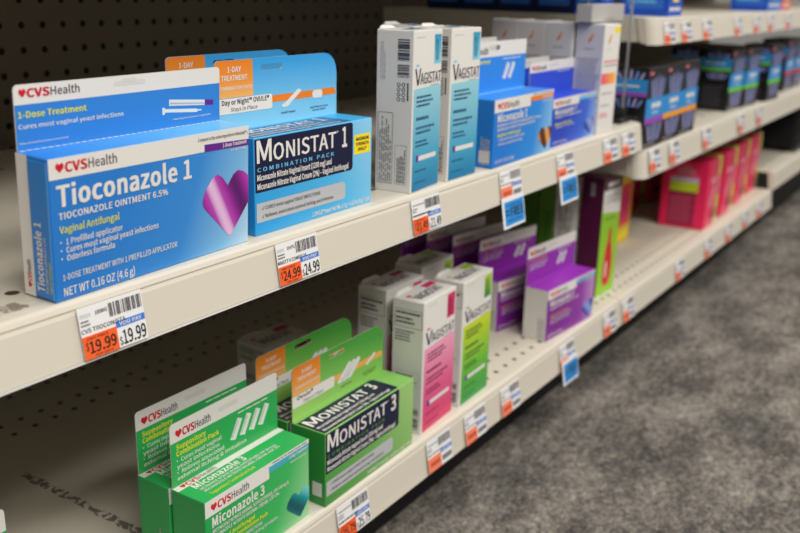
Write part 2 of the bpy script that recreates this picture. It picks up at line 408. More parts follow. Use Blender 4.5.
def cvs_tall(spec):
    """store-brand carton with a raised hang tab"""
    w, h, d, hh = spec['size']; t = thing(spec['name'], spec['label'], 'carton', spec['loc'], spec.get('rot', 0), spec.get('group'))
    C1 = spec['front']; flat = spec['flat']; side = spec.get('side', flat); ttl = spec['title']
    mb, F, S, T = body(w, h, d, C1, side, flat, mbk=flat)
    # front
    F.rect(.002, .81, .585, .998, WHITE); F.rect(.58, .95, .998, .998, WHITE); F.rect(.58, .875, .998, .95, spec['strip'])
    F.lines(.62, .96, .99, .99, 1, GREY, seed=2, ragged=.05); F.text('3-Day Treatment' if '3' in ttl else '1-Dose Treatment', .985, .893, .04, WHITE, w=.2, bold=.02, anchor='R')
    F.lines(.8, .83, .98, .85, 1, WHITE, seed=3)
    F.logo(.05, .855, .085, .34); F.text(ttl, .055, .665, .115, WHITE, w=.48, bold=.028)
    for k, s_ in enumerate(spec['sub']): F.text(s_, .058, .595 - .062 * k, .042, WHITE, w=(.72, .62, .5)[k] if len(spec['sub']) > 1 else .6, bold=.012)
    y = .45
    for s_ in spec['yel']: F.text(s_, .06, y, .045, spec.get('ycol', YEL), w=min(.5, .021 * len(s_)), bold=.02); y -= .07
    for s_ in spec['bul']:
        F.text('\u2022 ' + s_, .06, y, .04, WHITE, w=min(.6, .0165 * len(s_))); y -= .065
    F.text(spec['foot'], .05, .06, .05, WHITE, w=.3); fit_heart(F, .755, .06, .998, .42, spec['art'])
    # top
    if 'topplain' in spec: T.rect(.002, .90, .998, .998, spec['topplain'])
    else:
      T.rect(.002, .78, .998, .998, WHITE); T.logo(.05, .815, .13, .30); T.text(ttl, .09, .55, .2, WHITE, w=.46, bold=.02)
    for k, s_ in enumerate(spec['sub'][:2] if 'topplain' not in spec else []): T.text(s_, .1, .42 - .12 * k, .08, WHITE, w=.7)
    if 'topplain' not in spec: T.text(spec['yel'][-1], .1, .12, .09, spec.get('ycol', YEL), w=.4)
    # side
    S.rect(.02, .02, .05, .98, spec['strip'] if spec.get('sidestrip') else side); S.lines(.62, .05, .92, .5, 4, LGREY, vert=True, seed=8)
    if spec.get('sidepatch'): S.rect(.60, .08, .92, .26, WHITE)
    mb.build('carton', t)
    hole = slot(w * .45, hh * .87, .026, .0052) if spec.get('hole') else None
    tb, H = tab(w, h, d, hh, WHITE, (.003, .003), hole)
    H.rect(.007, .0, .993, .70, flat, 1); H.logo(.05, .76, .12, .30)
    if not spec.get('hole'): H.rr(.42, .82, .60, .90, .002, mat('emboss_shade_grey', (214, 211, 205), .5), 1)  # grey tint paints the relief shade of an uncut embossed slot
    y = .575
    for s_ in spec['hyel']: H.text(s_, .05, y, .078, spec.get('ycol', YEL), w=min(.5, .023 * len(s_)), bold=.02); y -= .105
    for s_ in spec['hbul']: H.text(s_, .05, y, .066, WHITE, w=min(.62, .0195 * len(s_))); y -= .093
    wt = mat('applicator_picture', (222, 224, 222), .4)
    for k in range(spec.get('pics', 4)):
        u = (.52 if spec.get('pics', 4) > 2 else .60) + .09 * k; H.poly([(u, .26), (u + .05, .22), (u + .12, .52), (u + .075, .57)], wt, 2); H.poly([(u + .012, .29), (u + .02, .28), (u + .085, .52), (u + .078, .53)], LGREY, 3)
    H.lines(.6, .62, .98, .66, 1, WHITE, seed=5)
    tb.build('hang_tab', t)
    return t

def tioconazole():
    w, h, d, hh = .1610, .082, .0265, .036
    t = thing('medicine_carton', 'wide blue carton with white tab and big purple heart, front left of upper shelf', 'carton', (.2953, .0055, .41), 1.7)
    t.rotation_euler.x = math.radians(2.4)
    B0 = grad('tio_front_blue', [(0, (40, 122, 204)), (.5, (54, 136, 212)), (.8, (122, 182, 226)), (1, (182, 214, 238))], (.93, 0, -.36), .02, .15)
    BF = mat('tio_flat_blue', (50, 130, 210), .38); CY = grad('tio_top_blue', [(0, (40, 124, 218)), (1, (110, 190, 236))], (1, 0, 0), 0, .163)
    mb, F, S, T = body(w, h, d, B0, BF, CY, mbk=WHITE)
    F.poly([(.002, .856), (.735, .848), (.735, .905), (.998, .888), (.998, .998), (.002, .998)], WHITE)
    F.poly([(.738, .846), (.998, .838), (.998, .885), (.738, .905)], PURP, 2)
    F.text('Compare to the active ingredient in Monistat\u00ae 1', .99, .935, .026, GREY_D, w=.29, anchor='R'); F.text('1-Dose Treatment', .985, .856, .03, WHITE, w=.145, bold=.02, anchor='R')
    F.text('SEE BACK PANEL', .985, .812, .016, WHITE, w=.1, anchor='R')
    F.logo(.03, .897, .066, .262)
    F.text('Tioconazole 1', .027, .668, .142, WHITE, w=.635, bold=.03); F.text('TIOCONAZOLE OINTMENT 6.5%', .031, .578, .046, WHITE, w=.503, bold=.016)
    F.text('Vaginal Antifungal', .031, .482, .05, YEL, w=.262)
    for k, (s_, ww) in enumerate((('\u2022 1 Prefilled applicator', .275), ('\u2022 Cures most vaginal yeast infections', .45), ('\u2022 Odorless formula', .235))): F.text(s_, .031, .398 - .058 * k, .042, WHITE, w=ww, bold=.006)
    F.text('1-DOSE TREATMENT WITH 1 PREFILLED APPLICATOR', .034, .147, .043, WHITE, w=.543); F.text('NET WT 0.16 OZ (4.6 g)', .034, .033, .06, WHITE, w=.322, bold=.006)
    fit_heart(F, .722, .105, .998, .645, PURPLE_FOLDS)
    S.rect(.0, .0, .36, 1, WHITE); S.logo(.26, .06, .13, .2, rot=1)
    S.text('Tioconazole 1', .70, .06, .24, WHITE, w=.5, bold=.028, rot=1); S.text('TIOCONAZOLE OINTMENT 6.5%', .82, .06, .075, WHITE, w=.4, rot=1); S.text('Vaginal Antifungal', .95, .06, .08, YEL, w=.24, rot=1)
    for k in range(34): T.rect(.01 + k * .029, .9, .01 + k * .029 + .02, .965, WHITE, 2)
    mb.build('carton', t)
    fl = MB(); fl.box(-.0012, -.0004, .002, -.0006, .0155, .0800, BF, .0002); Sf = Face(fl, (-.0012, .0155, .002), (0, -1, 0), (0, 0, 1), (-1, 0, 0), .0159, .078)
    Sf.text('Tioconazole 1', .52, .04, .36, WHITE, w=.52, bold=.028, rot=1); Sf.text('TIOCONAZOLE OINTMENT 6.5%', .74, .04, .12, WHITE, w=.42, rot=1); Sf.text('Vaginal Antifungal', .93, .04, .12, YEL, w=.24, rot=1)
    Sf.rect(.96, 0, 1, 1, SKY); fl.build('glued_side_flap', t)
    tb, H = tab(w, h, d, hh, WHITE, (.003, .003))
    H.rect(.006, 0, .994, .70, BF, 1); H.logo(.025, .808, .125, .25)
    E_ = mat('emboss_shade_grey', (214, 211, 205), .5)  # shade of the white-on-white embossed slot, laid on as grey
    H.rr(.43, .84, .585, .915, .0013, E_, 1); H.rr(.47, .89, .54, .955, .001, E_, 2)
    H.text('1-Dose Treatment', .017, .50, .095, YEL, w=.284, bold=.018); H.text('Cures most vaginal yeast infections', .015, .335, .07, WHITE, w=.456, bold=.006)
    H.text('Educational brochure enclosed', .014, .1, .03, WHITE, w=.2); H.text('1-Dose Vaginal Ointment in 1 Applicator', .72, .13, .03, WHITE, w=.22)
    wt = mat('applicator_picture', (222, 224, 222), .4)
    H.poly([(.705, .505), (.905, .425), (.905, .325), (.705, .395)], wt, 2); H.poly([(.905, .425), (.955, .405), (.955, .31), (.905, .325)], PURP, 2)
    H.poly([(.668, .375), (.678, .375), (.684, .345), (.86, .28), (.862, .265), (.886, .26), (.886, .235), (.862, .238), (.86, .215), (.684, .285), (.678, .245), (.668, .25)], wt, 2)
    H.poly([(.71, .45), (.905, .372), (.905, .352), (.71, .42)], LGREY, 3)
    tb.build('hang_tab', t); return t
tioconazole()

def monistat(name, label, loc, rot, n, cols, group=None):
    w, h, d, hh = .1412, .0705, .037, .050
    t = thing(name, label, 'carton', loc, rot, group)
    front, side, top, hdr, arch = cols
    mb, F, S, T = body(w, h, d, front, side, top, mbk=side)
    pl = lambda A, B: rrect(A[0], A[1], B[0], B[1], (0, .003, .003, 0))
    F.polym(pl((.006 * w, .445 * h), (.815 * w, .985 * h)), NAVY, 1)
    F.text('M', .02, .745, .225, WHITE, w=.11, bold=.004); F.text('ONISTAT', .142, .745, .17, WHITE, w=.52, bold=.006); F.text('\u2122', .665, .88, .04, WHITE, w=.015)
    F.text(str(n), .715, .73, .215, WHITE, w=.045 if n == 1 else .062, bold=.025)
    F.text('C O M B I N A T I O N   P A C K', .022, .655, .042, cols_sub[n], w=.62, bold=.012)
    F.text('Miconazole Nitrate Vaginal Insert (1200 mg) and' if n == 1 else 'Miconazole Nitrate Vaginal Insert (200 mg) and', .019, .567, .058, WHITE, w=.6, bold=.026)
    F.text('Miconazole Nitrate Vaginal Cream (2%) \u2013 Vaginal Antifungal', .019, .475, .058, WHITE, w=.755, bold=.026)
    if n == 1:
        F.rect(.828, .61, .981, .832, BRIGHTYEL, 1)
        for k, s_ in enumerate(('MAXIMUM', 'STRENGTH', 'OVULE\u00ae')): F.text(s_, .905, .765 - .06 * k, .036, NAVY, w=.12 if k < 2 else .085, bold=.03, anchor='C')
    F.polym(rrect(.012 * w, .135 * h, .747 * w, .335 * h, (0, .003, .004, 0)), SILVER, 1)
    F.text('\u2713 CURES most vaginal YEAST INFECTIONS', .05, .26, .036, GREY_D, w=.47, bold=.006); F.text('\u2713 Relieves associated external itching and irritation', .05, .175, .036, GREY_D, w=.585, bold=.006)
    F.text('1 OVULE\u00ae Insert Net Wt. 2.6 g + 0.32 oz (9 g) Tube' if n == 1 else '3 OVULE\u00ae Inserts + 0.32 oz (9 g) Tube', .448, .035, .045, WHITE, w=.53, bold=.018)
    T.polym(rrect(.006 * w, .03 * d, .815 * w, .86 * d, (0, .002, .004, 0)), NAVY if n == 3 else mat('print_steel_blue', (48, 104, 152), .4), 1)
    T.text('M', .03, .45, .34, WHITE, w=.11, bold=.004); T.text('ONISTAT', .152, .45, .27, WHITE, w=.49, bold=.006); T.text(str(n), .69, .45, .34, WHITE, w=.05, bold=.025)
    T.text('Miconazole Nitrate Vaginal Insert (1200 mg) and' if n == 1 else 'Miconazole Nitrate Vaginal Insert (200 mg) and', .03, .27, .09, WHITE, w=.6, bold=.02); T.text('Miconazole Nitrate Vaginal Cream (2%) \u2013 Vaginal Antifungal', .03, .1, .09, WHITE, w=.72, bold=.02)
    if n == 3: S.rect(.62, .12, .9, .31, WHITE)
    S.lines(.1, .12, .45, .6, 5, SKY if n == 1 else mat('print_pale_green', (140, 210, 120), .4), vert=True, seed=5)
    mb.build('carton', t)
    tb, H = tab(w, h, d, hh, hdr, (.016, .004), slot(.43 * w if n == 1 else .46 * w, .86 * hh, .024, .0045))
    og = grad('orange_tab_print_%d' % n, [(0, (236, 184, 112)), (.5, (234, 146, 58)), (1, (226, 126, 34))], (0, 0, 1), h + .02, h + hh)
    H.polym(rrect(.001, .47 * hh, .283 * w, hh - .0002, (0, 0, .002, .004)), og, 1)
    H.text('1-DAY' if n == 1 else '3-DAY', .145, .83, .075, WHITE, w=.1, anchor='C', bold=.012); H.text('TREATMENT', .145, .71, .075, WHITE, w=.19, anchor='C', bold=.012); H.text('COMBINATION PACK', .153, .58, .05, WHITE, w=.24, anchor='C', bold=.01)
    H.poly([(.283, .46), (.43, .43), (.97, .44), (.992, .33), (.43, .325), (.283, .355)], ORANGE if n == 1 else mat('print_peach', (238, 170, 84), .42), 1)
    H.polym(rrect(.001, .24 * hh, .43 * w, .46 * hh, (.002, .002, .002, 0)), WHITE, 2)
    H.text('Day or Night\u2122 OVULE\u00ae' if n == 1 else 'Ovule\u00ae', .05, .37, .07, INK, w=.355 if n == 1 else .16, bold=.02); H.text('Stays in Place', .11, .27, .055, GREY_D, w=.2, shear=.2)
    wt = mat('applicator_picture', (222, 224, 222), .4)
    if n == 1:
        H.poly([(.5, .26), (.52, .225), (.56, .24), (.675, .45), (.655, .485), (.635, .47), (.545, .31)], wt, 3); H.polym(rrect(.77 * w, .3 * hh, .86 * w, .43 * hh, .0028), wt, 3); H.text('+', .715, .335, .08, ORANGE, bold=.03, layer=4)
    else:
        for k in range(3): H.poly([(.46 + .05 * k, .27), (.48 + .05 * k, .23), (.52 + .05 * k, .25), (.62 + .05 * k, .52), (.60 + .05 * k, .58), (.58 + .05 * k, .56)], wt, 3)
        H.poly([(.78, .33), (.80, .29), (.90, .44), (.885, .49)], wt, 3)
    H.text('Ovule\u00ae Insert', .5, .13, .032, NAVY, w=.12); H.text('plus External Cream', .75, .15, .028, NAVY, w=.16); H.text('for Itch Relief', .77, .1, .028, NAVY, w=.12)
    tb.build('hang_tab', t); return t
cols_sub = {1: SKY, 3: mat('print_leaf_green', (90, 150, 60), .4)}
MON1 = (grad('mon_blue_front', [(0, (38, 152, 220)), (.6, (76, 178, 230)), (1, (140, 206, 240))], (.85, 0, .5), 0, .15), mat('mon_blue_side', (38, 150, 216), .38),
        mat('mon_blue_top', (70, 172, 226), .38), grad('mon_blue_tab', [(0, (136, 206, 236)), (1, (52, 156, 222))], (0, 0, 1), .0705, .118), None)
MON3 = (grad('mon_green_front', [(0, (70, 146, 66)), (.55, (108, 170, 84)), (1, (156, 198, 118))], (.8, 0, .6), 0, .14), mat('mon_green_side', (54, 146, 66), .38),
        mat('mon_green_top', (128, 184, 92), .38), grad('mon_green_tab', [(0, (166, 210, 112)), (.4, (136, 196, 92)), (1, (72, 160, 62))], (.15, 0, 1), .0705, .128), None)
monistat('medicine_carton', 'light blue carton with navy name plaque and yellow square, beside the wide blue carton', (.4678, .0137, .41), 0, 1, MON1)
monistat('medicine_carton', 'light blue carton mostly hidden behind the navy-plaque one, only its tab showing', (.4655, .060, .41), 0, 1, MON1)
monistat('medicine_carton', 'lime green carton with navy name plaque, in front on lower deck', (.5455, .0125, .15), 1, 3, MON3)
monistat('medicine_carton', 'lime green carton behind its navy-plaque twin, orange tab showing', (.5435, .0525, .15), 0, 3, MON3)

# store-brand cartons
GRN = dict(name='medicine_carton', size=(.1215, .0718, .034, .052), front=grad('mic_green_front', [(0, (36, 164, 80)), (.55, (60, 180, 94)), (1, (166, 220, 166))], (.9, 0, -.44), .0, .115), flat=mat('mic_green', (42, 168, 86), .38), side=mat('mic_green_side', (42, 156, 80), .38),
           strip=mat('print_teal', (66, 170, 190), .4), title='Miconazole 3', sub=['MICONAZOLE NITRATE VAGINAL SUPPOSITORIES, USP 200 mg &', 'MICONAZOLE NITRATE VAGINAL CREAM, USP 2%'], yel=['Vaginal Antifungal', 'Suppository Combination Pack'],
           bul=['CURES MOST YEAST INFECTIONS', 'Relieves associated external itching & irritation'], foot='3 SUPPOSITORIES', art=TEAL_FOLDS, hyel=['Suppository', 'Combination Pack'], hbul=['\u2022 Cures most vaginal', '   yeast infections', '\u2022 Relieves associated', '   external itching & irritation'], group=None)
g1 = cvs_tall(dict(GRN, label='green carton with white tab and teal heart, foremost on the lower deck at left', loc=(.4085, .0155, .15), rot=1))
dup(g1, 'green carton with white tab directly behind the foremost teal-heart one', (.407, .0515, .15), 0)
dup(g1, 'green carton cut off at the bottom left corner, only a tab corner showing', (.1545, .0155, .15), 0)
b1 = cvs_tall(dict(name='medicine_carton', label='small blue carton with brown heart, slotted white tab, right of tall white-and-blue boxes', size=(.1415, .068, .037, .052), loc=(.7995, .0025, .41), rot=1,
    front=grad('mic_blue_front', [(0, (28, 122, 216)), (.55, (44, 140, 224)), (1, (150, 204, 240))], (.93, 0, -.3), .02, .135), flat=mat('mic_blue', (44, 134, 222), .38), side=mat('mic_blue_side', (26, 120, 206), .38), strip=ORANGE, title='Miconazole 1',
    sub=['MICONAZOLE NITRATE VAGINAL INSERT, 1200 mg', 'MICONAZOLE NITRATE VAGINAL CREAM, 2%'], yel=['Vaginal Antifungal'], bul=['CURES MOST YEAST INFECTIONS', 'Relieves external itching'], foot='NET WT 0.32 OZ (9 g)', art=BROWN_FOLDS,
    hyel=['1-Day Treatment'], hbul=[], pics=2, hole=True, sidepatch=True, topplain=mat('top_pale_blue', (150, 206, 240), .4)))
dup(b1, 'small blue carton hidden behind the slotted-tab blue one', (.7995, .0425, .41), 0)
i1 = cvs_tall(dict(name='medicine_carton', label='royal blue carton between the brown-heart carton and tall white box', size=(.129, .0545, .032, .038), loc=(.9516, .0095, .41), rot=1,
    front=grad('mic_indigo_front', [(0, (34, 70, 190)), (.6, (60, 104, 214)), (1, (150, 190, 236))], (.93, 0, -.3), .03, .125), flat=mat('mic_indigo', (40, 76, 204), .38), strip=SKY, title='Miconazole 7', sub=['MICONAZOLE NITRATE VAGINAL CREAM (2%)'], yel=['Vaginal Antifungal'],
    bul=['CURES MOST YEAST INFECTIONS'], foot='NET WT 1.59 OZ (45 g)', art=INDIGO_FOLDS, hyel=[], hbul=[], pics=0, topplain=mat('top_royal', (60, 96, 214), .4)))
dup(i1, 'royal blue carton behind the front royal blue one, white tab edge showing', (.949, .0445, .41), 0)
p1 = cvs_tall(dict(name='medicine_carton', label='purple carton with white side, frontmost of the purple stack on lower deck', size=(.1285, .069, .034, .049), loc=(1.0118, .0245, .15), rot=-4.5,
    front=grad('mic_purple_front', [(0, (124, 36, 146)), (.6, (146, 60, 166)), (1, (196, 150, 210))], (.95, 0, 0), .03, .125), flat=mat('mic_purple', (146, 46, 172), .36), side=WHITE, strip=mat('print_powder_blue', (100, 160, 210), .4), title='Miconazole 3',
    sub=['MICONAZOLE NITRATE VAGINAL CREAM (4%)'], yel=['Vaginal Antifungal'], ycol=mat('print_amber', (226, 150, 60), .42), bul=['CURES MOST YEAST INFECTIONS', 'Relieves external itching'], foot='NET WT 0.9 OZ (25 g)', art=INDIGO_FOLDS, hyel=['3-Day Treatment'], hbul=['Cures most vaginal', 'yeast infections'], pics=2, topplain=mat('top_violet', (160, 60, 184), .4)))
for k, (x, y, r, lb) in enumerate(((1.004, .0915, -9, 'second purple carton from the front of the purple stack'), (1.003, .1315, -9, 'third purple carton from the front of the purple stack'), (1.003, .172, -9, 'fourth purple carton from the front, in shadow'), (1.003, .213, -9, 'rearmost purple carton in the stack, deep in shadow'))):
    dup(p1, lb, (x, y, .15), r)

def vagistat(label, loc, rot, c, low=False, group=None):
    w, h, d = (.067 if low else .0535), (.1405 if low else .138), .0355
    t = thing('tall_medicine_box', label, 'carton', loc, rot, group); mb, F, S, T = body(w, h, d, WHITE, WHITE, WHITE)
    panel, tabc, inkc = c
    F.rect(.045, .004, .996, .642, panel); F.poly([(.045, .642), (.996, .642), (.996, .66), (.045, .648)], panel, 1)
    F.text('V', .07, .672, .10, NAVY, w=.2, bold=.0); F.text('AGISTAT', .25, .675, .068, NAVY, w=.73, bold=.002); F.lines(.62, .655, .9, .667, 1, LGREY, ragged=0)
    F.rect(.72, .79, .965, .97, tabc); F.text('VAGISTAT', .87, .81, .1, NAVY, w=.13, rot=1); F.poly([(.08, .79), (.15, .80), (.22, .79), (.16, .782)], tabc); F.lines(.1, .955, .4, .962, 1, LGREY)
    F.lines(.14, .53, .75, .61, 3, inkc, seed=11); F.lines(.14, .45, .62, .475, 1, inkc, seed=3, fill=.8); F.lines(.14, .36, .85, .42, 2, inkc, seed=4); F.lines(.14, .28, .6, .33, 2, inkc, seed=9)
    F.rect(.19, .195, .88, .225, WHITE, 2); F.rect(.17, .19, .25, .232, PURP, 3); F.lines(.14, .12, .75, .14, 1, inkc, seed=2); F.lines(.14, .05, .6, .065, 1, inkc, seed=7)
    T.text('VAGISTAT', .12, .25, .3, NAVY, w=.72, bold=.01); T.rect(.66, .62, .97, .86, tabc); T.rect(.1, .6, .2, .72, tabc)
    if not low:
        S.barcode(.58, .72, .90, .80, NAVY, 22, vert=True); S.barcode(.58, .82, .90, .95, NAVY, 28, vert=True, seed=8)
        for k in range(4):
            for j in range(2):
                cu, cv = .62 + .13 * j, .585 + .03 * k
                ring = [(cu * d + .0019 * math.cos(a), cv * h + .0019 * math.sin(a)) for a in [math.radians(60 * i + 30) for i in range(6)]]; rin = [(cu * d + .0011 * math.cos(a), cv * h + .0011 * math.sin(a)) for a in [math.radians(60 * i + 30) for i in range(6)]]
                S.polym(ring, NAVY, 2); S.polym(rin, WHITE, 3)
        S.lines(.84, .58, .9, .69, 1, NAVY, vert=True, ragged=0, fill=.7); S.lines(.1, .70, .26, .95, 3, LGREY, vert=True, seed=3)
        S.frame(.06, .05, .48, .50, .0004, NAVY); S.lines(.1, .06, .45, .48, 6, GREY, vert=True, seed=5); S.frame(.55, .05, .88, .30, .0003, GREY); S.lines(.6, .06, .85, .28, 5, NAVY, vert=True, seed=6)
    else:
        S.frame(.08, .80, .95, .93, .0004, GREY_D); S.lines(.12, .89, .9, .92, 1, GREY_D, ragged=.05); S.lines(.12, .82, .9, .88, 2, GREY_D, seed=2); S.lines(.1, .69, .75, .78, 4, GREY, seed=4)
        S.frame(.08, .36, .9, .47, .0003, LGREY); S.lines(.14, .38, .85, .45, 3, GREY, seed=5); S.barcode(.6, .03, .9, .12, NAVY, 18, vert=True); S.barcode(.6, .14, .9, .19, NAVY, 12, vert=True)
    mb.build('carton', t)
    fl = MB(); fl.add([(.0, .0028, h + .0002), (w * .45, .0028, h + .0004), (w, .0028, h + .0002), (w, .0003, h + .0002), (0, .0003, h + .0002)], [(0, 4, 3, 2, 1)], WHITE)
    fl.build('tuck_flap', t); fl = MB()
    fl.add([(.001, d - .001, h), (w * .12, d, h + .003), (w * .45, d + .0004, h + .0028), (w * .5, d - .001, h), (w * .5, d - .004, h + .0003), (.001, d - .004, h + .0003)], [(0, 1, 2, 3), (5, 4, 2, 1), (0, 5, 1), (3, 2, 4)], WHITE)
    fl.build('dust_flap', t); return t
VB = (grad('vag_blue_panel', [(0, (20, 118, 168)), (.35, (70, 164, 200)), (1, (150, 206, 220))], (0, 0, 1), 0, .09), grad('vag_blue_tab', [(0, (120, 200, 226)), (1, (40, 150, 190))], (0, 0, 1), .11, .134), mat('print_deep_teal', (28, 84, 120), .42))
VP = (grad('vag_pink_panel', [(0, (216, 52, 104)), (.5, (222, 92, 142)), (1, (236, 160, 190))], (0, 0, 1), 0, .09), mat('vag_magenta_tab', (206, 44, 102), .4), mat('print_plum', (120, 26, 66), .42))
VG = (grad('vag_green_panel', [(0, (34, 150, 70)), (.45, (104, 186, 54)), (1, (196, 214, 40))], (0, 0, 1), 0, .09), grad('vag_green_tab', [(0, (40, 150, 60)), (1, (170, 206, 50))], (0, 0, 1), .11, .134), mat('print_bottle_green', (40, 96, 44), .42))
vb = vagistat('tall white box with pale blue panel, nearer of the front pair, barcodes on its side', (.6545, .0045, .41), 5, VB)
dup(vb, 'tall white box with pale blue panel, farther of the front pair', (.7185, .0060, .41), 0)
dup(vb, 'tall white box in second row behind the two blue-panel boxes', (.7165, .0455, .41), 0)
vp = vagistat('tall white box with pink panel, front of lower deck', (.7063, .018, .15), 3, VP, True)
dup(vp, 'tall white box directly behind the front pink-panel box, its text side showing', (.715, .0685, .15), -1)
dup(vp, 'white box in shadow at the back left, magenta mark on its top', (.665, .188, .15), -4).scale = (1, 1.2, .46)
vg = vagistat('tall white box with yellow-green panel, front of lower deck', (.7835, .0185, .15), 2, VG, True)
dup(vg, 'tall white box in second row behind the yellow-green-panel box', (.802, .082, .15), 0)

# tall white boxes with orange band
def emblem(F, u, v, s):
    F.poly([(u, v), (u + s, v + s * .2), (u + s * 1.4, v + s * .55), (u + s * .6, v + s * .4)], mat('emblem_red', (200, 60, 50), .4), 2); F.poly([(u + s * .5, v + s * .25), (u + s * 1.5, v + s * .4), (u + s * 1.7, v + s * .8), (u + s * .9, v + s * .6)], mat('emblem_orange', (240, 150, 50), .4), 3)
def whitebox(label, loc, rot, w=.046, h=.133, d=.0375):
    SD = mat('carton_side_shaded', (206, 206, 212), .4)  # greyer than the front: shade on the side faces put into the colour
    t = thing('tall_white_box', label, 'carton', loc, rot, 'white boxes with painted side shade at the upper shelf end'); mb, F, S, T = body(w, h, d, WHITE, SD, WHITE)
    F.rect(.62, .92, .97, .975, BRIGHTYEL); emblem(F, .25, .82, .13); F.lines(.2, .77, .5, .78, 1, LGREY); F.lines(.1, .65, .95, .685, 1, mat('print_rose', (230, 120, 140), .4), ragged=0, seed=3); F.lines(.1, .62, .95, .64, 1, GREY, ragged=.1)
    F.rect(.02, .46, .88, .56, grad('orange_pink_band', [(0, (236, 60, 120)), (1, (250, 180, 40))], (1, 0, 0), 0, .04)); F.lines(.1, .36, .8, .39, 1, LGREY); F.lines(.1, .25, .8, .28, 1, LGREY, seed=5); F.lines(.1, .15, .7, .2, 2, mat('print_rose', (230, 120, 140), .4), seed=6)
    emblem(S, .42, .83, .12); S.lines(.3, .77, .7, .785, 1, GREY); S.lines(.1, .3, .92, .70, 14, GREY, seed=12, ragged=.2, fill=.4); S.lines(.1, .05, .92, .28, 9, GREY, seed=14, ragged=.2, fill=.4)
    mb.build('carton', t)
    fl = MB(); fl.box(.001, d - .0012, h - .004, w - .001, d - .0004, h + .0012, SD); fl.build('tuck_flap', t); return t
w1 = whitebox('tall white box with orange-pink band, frontmost at right end of upper shelf', (1.0795, .0065, .41), -3)
for y, lb in ((.0475, 'tall white box with painted side shade, second row at right end of upper shelf'), (.0855, 'tall white box with painted side shade, third row at right end of upper shelf'), (.1235, 'tall white box with painted side shade, rearmost row at right end of upper shelf')): dup(w1, lb, (1.0795, y, .41), 0)
t = thing('flat_white_box', 'white box lying flat on top of the tall white boxes with painted side shade', 'carton', (1.072, .022, .5447), 0)
mb, F, S, T = body(.106, .021, .020, mat('carton_pale_grey', (176, 174, 172), .4)); emblem(F, .47, .3, .06); F.lines(.4, .1, .7, .2, 1, GREY); mb.build('carton', t)
fl = MB(); fl.box(.1062, .003, .002, .1068, .017, .019, WHITE); fl.build('end_flap', t)

# acrylic divider at the shelf end
gl = bpy.data.materials.new('clear_acrylic'); gl.use_nodes = True; b_ = gl.node_tree.nodes['Principled BSDF']; b_.inputs['Base Color'].default_value = (.96, .97, .98, 1); b_.inputs['Roughness'].default_value = .14; b_.inputs['Transmission Weight'].default_value = 1; b_.inputs['IOR'].default_value = 1.3
t = thing('shelf_divider', 'clear acrylic divider with black foot at the right end of upper shelf', 'divider', (1.194, .02, .41))
a = MB(); a.box(.012, .004, .016, .0155, .062, .21, gl, .0006); a.build('acrylic_panel', t)
fe = bpy.data.materials.new('painted_edge_gleam'); fe.use_nodes = True; b_ = fe.node_tree.nodes['Principled BSDF']; b_.inputs['Base Color'].default_value = (.62, .65, .68, 1); b_.inputs['Roughness'].default_value = .3; b_.inputs['Transmission Weight'].default_value = .8  # pale strips stand in for light gleaming along the acrylic edges
for yy in (.0015, .0622):
    a = MB(); a.box(.0115, yy, .016, .016, yy + .0022, .21, fe, .0004); setp(a.build('edge_gleam_strip', t), 'pale strip painted as the gleam of the acrylic edge')
a = MB(); a.box(-.006, -.004, .0, .03, .07, .008, mat('black_plastic', (30, 30, 34), .35), .0015); a.box(.006, -.002, .008, .021, .066, .02, MATS['black_plastic'], .0015); a.build('foot', t)

# boxes on the right of the lower deck
def tallbox(name, label, loc, rot, size, mf, ms, mt, art, side=None):
    w, h, d = size; t = thing(name, label, 'carton', loc, rot); mb, F, S, T = body(w, h, d, mf, ms, mt)
    art(F, S, T); mb.build('carton', t); fl = MB(); fl.box(.001, d - .0016, h - .006, w - .001, d - .0008, h + .0008, mt); fl.build('tuck_flap', t); return t
MAR = mat('carton_maroon', (84, 18, 62), .38); LIME = mat('carton_lime', (146, 200, 44), .38)
def art_bottle(F, S, T):
    F.rect(.0, .90, 1, 1, MAR); F.text('Fresh', .5, .925, .04, WHITE, w=.6, anchor='C', bold=.02) if False else F.lines(.2, .92, .85, .965, 1, WHITE, fill=.8, ragged=0)
    F.poly([(0, .72), (1, .68), (1, .90), (0, .90)], WHITE); F.lines(.15, .78, .85, .86, 3, LGREY); F.lines(.2, .64, .8, .67, 1, mat('print_leaf_green', (90, 150, 60)), layer=3)
    RB = mat('print_bottle_red', (206, 40, 48), .4)
    F.poly([(.3, .12), (.42, .07), (.66, .07), (.76, .14), (.78, .3), (.68, .42), (.62, .47), (.62, .54), (.54, .58), (.46, .54), (.46, .47), (.38, .42), (.3, .3)], RB, 2); F.poly([(.42, .16), (.5, .14), (.5, .26), (.42, .30)], WHITE, 3)
    S.lines(.35, .85, .65, .96, 1, LGREY, vert=True, fill=.7)
tallbox('wash_box', 'tall maroon-sided box with lime front and red bottle picture, right of the purple stack', (1.217, .041, .15), -4, (.058, .177, .035), LIME, MAR, mat('carton_maroon_top', (96, 34, 76), .35), art_bottle)
def art_side(F, S, T): S.lines(.15, .1, .75, .95, 7, GREY, vert=True, seed=3, fill=.45); F.lines(.1, .3, .9, .8, 5, GREY)
tallbox('wash_box', 'tall white box with grey print behind the maroon-sided box', (1.222, .080, .15), 0, (.04, .166, .036), WHITE, WHITE, WHITE, art_side)
DG = mat('carton_forest_green', (72, 120, 36), .4); DG2 = mat('carton_moss_green', (92, 138, 44), .4)
def art_plain(F, S, T): S.rect(.05, .02, .16, .98, DG2, 1); S.rect(.45, .3, .85, .7, DG, 1); F.rect(.1, .5, .9, .8, WHITE)
